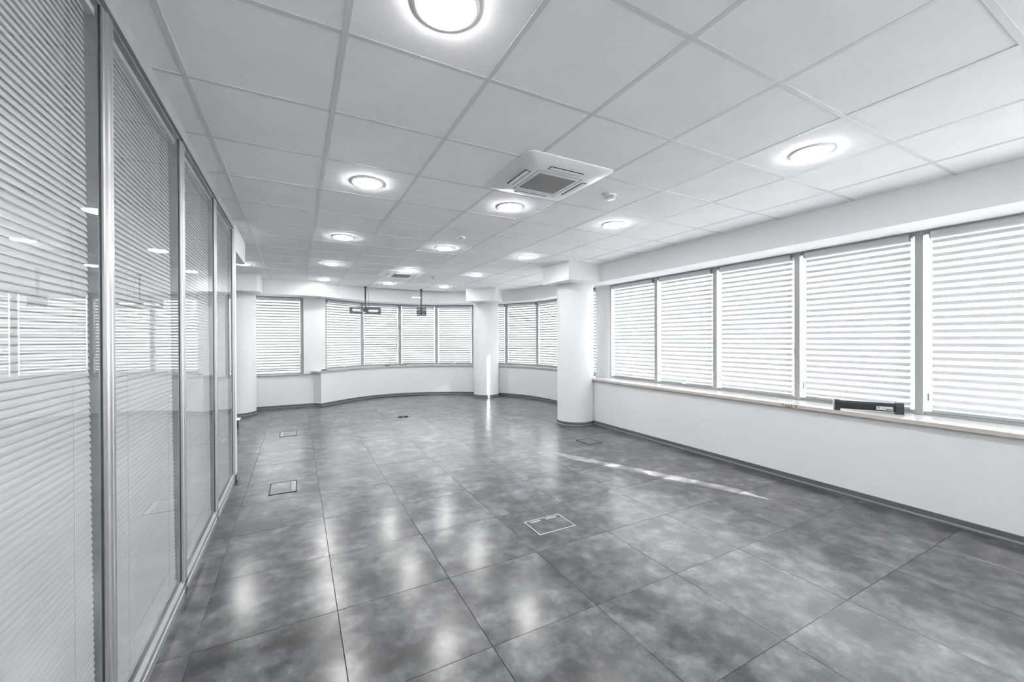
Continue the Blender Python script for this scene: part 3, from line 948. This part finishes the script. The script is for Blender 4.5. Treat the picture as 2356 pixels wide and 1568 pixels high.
cable('hanging_cable', [bp_(.40, .80, .05), bp_(.46, .87, .05), bp_(.60, .93, .05), bp_(.74, .90, .05), bp_(.83, .80, .06), bp_(.90, .758, .07), bp_(1.02, .758, .08), bp_(1.10, .80, .08), bp_(1.14, .84, .07)],
      'black cable arched along the sill at the foot of the window post')
pg = MB().cbox(-.03, -.012, 0, .03, .012, .018, .003).cbox(.028, -.006, .004, .045, .006, .014, .001).build('cable_plug', M['black'], None, loc=bp_(.56, .7505, .09))
tag(pg, 'small black plug lying on the bay sill among the cables', 'plug')
ps = MB().cbox(-.045, -.02, 0, .02, .02, .022, .004).cbox(.0, -.016, .004, .045, .016, .030, .004).tube([(.045, 0, .015), (.07, .01, .006), (.10, .03, .012)], .004, 6).build('power_adapter', M['black'], None, loc=(.49, 9.385, .7505))
tag(ps, 'small black adapter lying on the left end of the bay sill', 'adapter')

# ------------------------------------------------------------------ floor boxes
def floor_box(x0, y0, x1, y1, strip, label, lidmat, rim, opening=False, z=0.0):
    cx, cy = (x0 + x1) / 2, (y0 + y1) / 2
    e = empty('floor_box', (cx, cy, 0))
    tag(e, label, 'floor box', 'cable outlet boxes in the floor')
    a, b = (x1 - x0) / 2, (y1 - y0) / 2
    t = .0055 if rim in (M['grout'], M['grey_plastic']) else .009; H = .005
    fr = MB()
    fr.box(-a, -b, -.002, a, -b + t, H); fr.box(-a, b - t, -.002, a, b, H)
    fr.box(-a, -b + t, -.002, -a + t, b - t, H); fr.box(a - t, -b + t, -.002, a, b - t, H)
    fr.build('rim', rim, e)
    MB().box(-a + t, -b + t, -.001, a - t, b - t, .0006).build('recess', M['dark'], e)
    g = .004; s_ = .045
    lx0, lx1, ly0, ly1 = -a + t + g, a - t - g, -b + t + g, b - t - g
    if strip == 'right': lx1 -= s_; sx = (lx1 + g, ly0, lx1 + s_, ly1)
    elif strip == 'left': lx0 += s_; sx = (lx0 - s_, ly0, lx0 - g, ly1)
    elif strip == 'far': ly1 -= .04; sx = (lx0, ly1 + .001, lx1, ly1 + .04)
    else: ly0 += .04; sx = (lx0, ly0 - .04, lx1, ly0 - .001)
    MB().box(lx0, ly0, .0006, lx1, ly1, .004).build('lid', lidmat, e)
    p = MB().box(sx[0], sx[1], .0006, sx[2], sx[3], .0035).build('latch_strip', M['grey_plastic'] if strip in ('left', 'right') else M['floor'], e)
    if strip in ('right', 'left'):
        mx = (sx[0] + sx[2]) / 2; L = (sx[3] - sx[1])
        for f in (.12, .60):
            MB().cbox(sx[0] + .005, sx[1] + L * f, .0035, sx[2] - .005, sx[1] + L * (f + .26), .006, .001).build('flap', M['bead'], p)
    elif strip == 'far':
        L = sx[2] - sx[0]
        MB().box(sx[0] + L * .10, sx[1] + .010, .0036, sx[0] + L * .9, sx[3] - .006, .0045).build('plate', M['bead'], p)
        MB().cbox(sx[0] + L * .40, sx[1] + .008, .0045, sx[0] + L * .56, sx[3] - .006, .0065, .001).build('catch', M['ink'], p)
    if opening:
        for f in (.18, .58):
            xx = -a + 2 * a * f
            MB().box(xx, -b - .004, -.001, xx + 2 * a * .28, -b + .04, .022).build('cable_port', M['black'], e)
floor_box(-.235, 4.215, -.008, 4.545, 'right', 'grey floor box with two light flaps nearest the end of the glass partition', M['floor'], M['grout'])
floor_box(-.235, 6.68, -.010, 7.04, 'left', 'grey floor box farther back on the left near the partition end', M['floor'], M['grout'])
floor_box(1.553, 7.32, 1.795, 7.56, 'near', 'grey floor box with two black cable ports in the middle distance', M['floor'], M['bead'], True)
floor_box(2.155, 6.72, 2.445, 6.96, 'near', 'grey floor box in the middle distance right of the one with black ports', M['floor'], M['grey_plastic'])
floor_box(1.512, 2.43, 1.828, 2.66, 'far', 'floor box with bright metal rim and tiled lid in the foreground', M['floor'], simple('brushed_steel_rim', (.48, .485, .49), .35, .6))
floor_box(3.39, 4.21, 3.61, 4.49, 'near', 'dark rimmed floor box with a tiled lid near the right wall', M['floor'], M['grout'])

# ------------------------------------------------------------------ black bar on the sill
P0 = Vector((4.285, 1.845, .7505)); P1 = Vector((4.500, 1.455, .7505))
d = P1 - P0; L = d.length; rz = math.atan2(d.y, d.x)
e = empty('projector_screen_case', P0, rz)
tag(e, 'short black bar with end caps and a grey sticker lying on the right window sill', 'case')
sec = [(-.030, .018), (.030, .018), (.034, .024), (.034, .070), (.026, .086), (-.024, .086), (-.034, .072), (-.034, .024)]
def xprism(sec, x0, x1):
    mb = MB(); n = len(sec)
    mb.add([(x0, y, z) for y, z in sec] + [(x1, y, z) for y, z in sec], [tuple(range(n)), tuple(range(2 * n - 1, n - 1, -1))] + [(i, (i + 1) % n, n + (i + 1) % n, n + i) for i in range(n)])
    return mb
xprism(sec, .02, L - .02).build('housing', M['black'], e)
xprism([(y * 1.0, z + .0) for y, z in [(-.0345, .064), (-.0345, .074), (-.0245, .088), (-.018, .0885), (-.018, .08)]], .022, L - .022).build('groove_strip', M['black_metal'], e)
capsec = [(-.038, .0), (.038, .0), (.040, .006), (.040, .078), (.030, .094), (-.028, .094), (-.040, .080), (-.040, .006)]
for x0, x1 in ((-.005, .035), (L - .045, L + .005)):
    xprism(capsec, x0, x1).build('end_cap', M['black_metal'], e)
xprism([(y * .97, z * .97 + .001) for y, z in capsec], -.012, -.0045).build('end_disc', M['label'], e)
lb = MB().box(L * .62, -.0362, .026, L * .86, -.0345, .058).build('sticker', M['label'], e)
MB().box(L * .76, -.0367, .032, L * .85, -.0361, .040).box(L * .64, -.0367, .046, L * .67, -.0361, .052).build('printing', M['ink'], lb)

# low white stand peeking out past the partition
e = empty('low_stand', (-.86, 7.70, 0))
tag(e, 'low white-topped stand with a black foot showing past the partition end', 'stand')
MB().cbox(-.16, -.10, .135, .055, .10, .150, .004).build('top', M['white_plastic'], e)
MB().cbox(.0, -.03, .0, .03, .03, .135, .003).cbox(-.12, -.03, .0, -.09, .03, .135, .003).build('foot', M['black'], e)

# ------------------------------------------------------------------ outdoors, seen through the blinds
gr = MB().box(-90, -90, -7.2, 120, 120, -7).build('ground', M['ground']); st(gr, 'pale ground far below the windows')
def tree(x, y, h, r, label):
    e = empty('tree', (x, y, -7))
    tag(e, label, 'tree', 'hazy trees outside the windows')
    MB().tube([(0, 0, 0), (.1, 0, h * .4), (0, .1, h * .7)], .25, 8).build('trunk', M['bark'], e)
    mb = MB()
    for k in range(260):
        a = random.uniform(0, 2 * PI); u = random.uniform(-1, 1); q = r * random.uniform(.55, 1.0) ** .6
        c = Vector((q * math.sqrt(1 - u * u) * math.cos(a), q * math.sqrt(1 - u * u) * math.sin(a), h * .68 + q * u * 1.1))
        s = random.uniform(.3, .7)
        R_ = Matrix.Rotation(random.uniform(0, 6), 3, Vector((random.random(), random.random(), random.random())).normalized())
        vs = [c + R_ @ Vector(v) * s for v in ((1, 0, 0), (0, 1, 0), (-1, 0, 0), (0, -1, 0), (0, 0, .6), (0, 0, -.6))]
        mb.add(vs, [(0, 1, 4), (1, 2, 4), (2, 3, 4), (3, 0, 4), (1, 0, 5), (2, 1, 5), (3, 2, 5), (0, 3, 5)])
    mb.build('foliage', M['leaf'], e)['kind'] = 'stuff'
tree(26, 21.5, 10.2, 3.2, 'hazy tree outside the second right-hand window, left of its neighbour')
tree(33, 13.5, 10.0, 3.0, 'hazy tree outside the second right-hand window, right of its neighbour')
tree(22, 31, 9.8, 3.6, 'hazy tree outside the bay windows right of the bay column')
tree(8, 36, 9.4, 3.4, 'hazy tree outside the middle of the bay')
tree(-1, 34, 9.4, 3.2, 'hazy tree outside the left part of the bay')
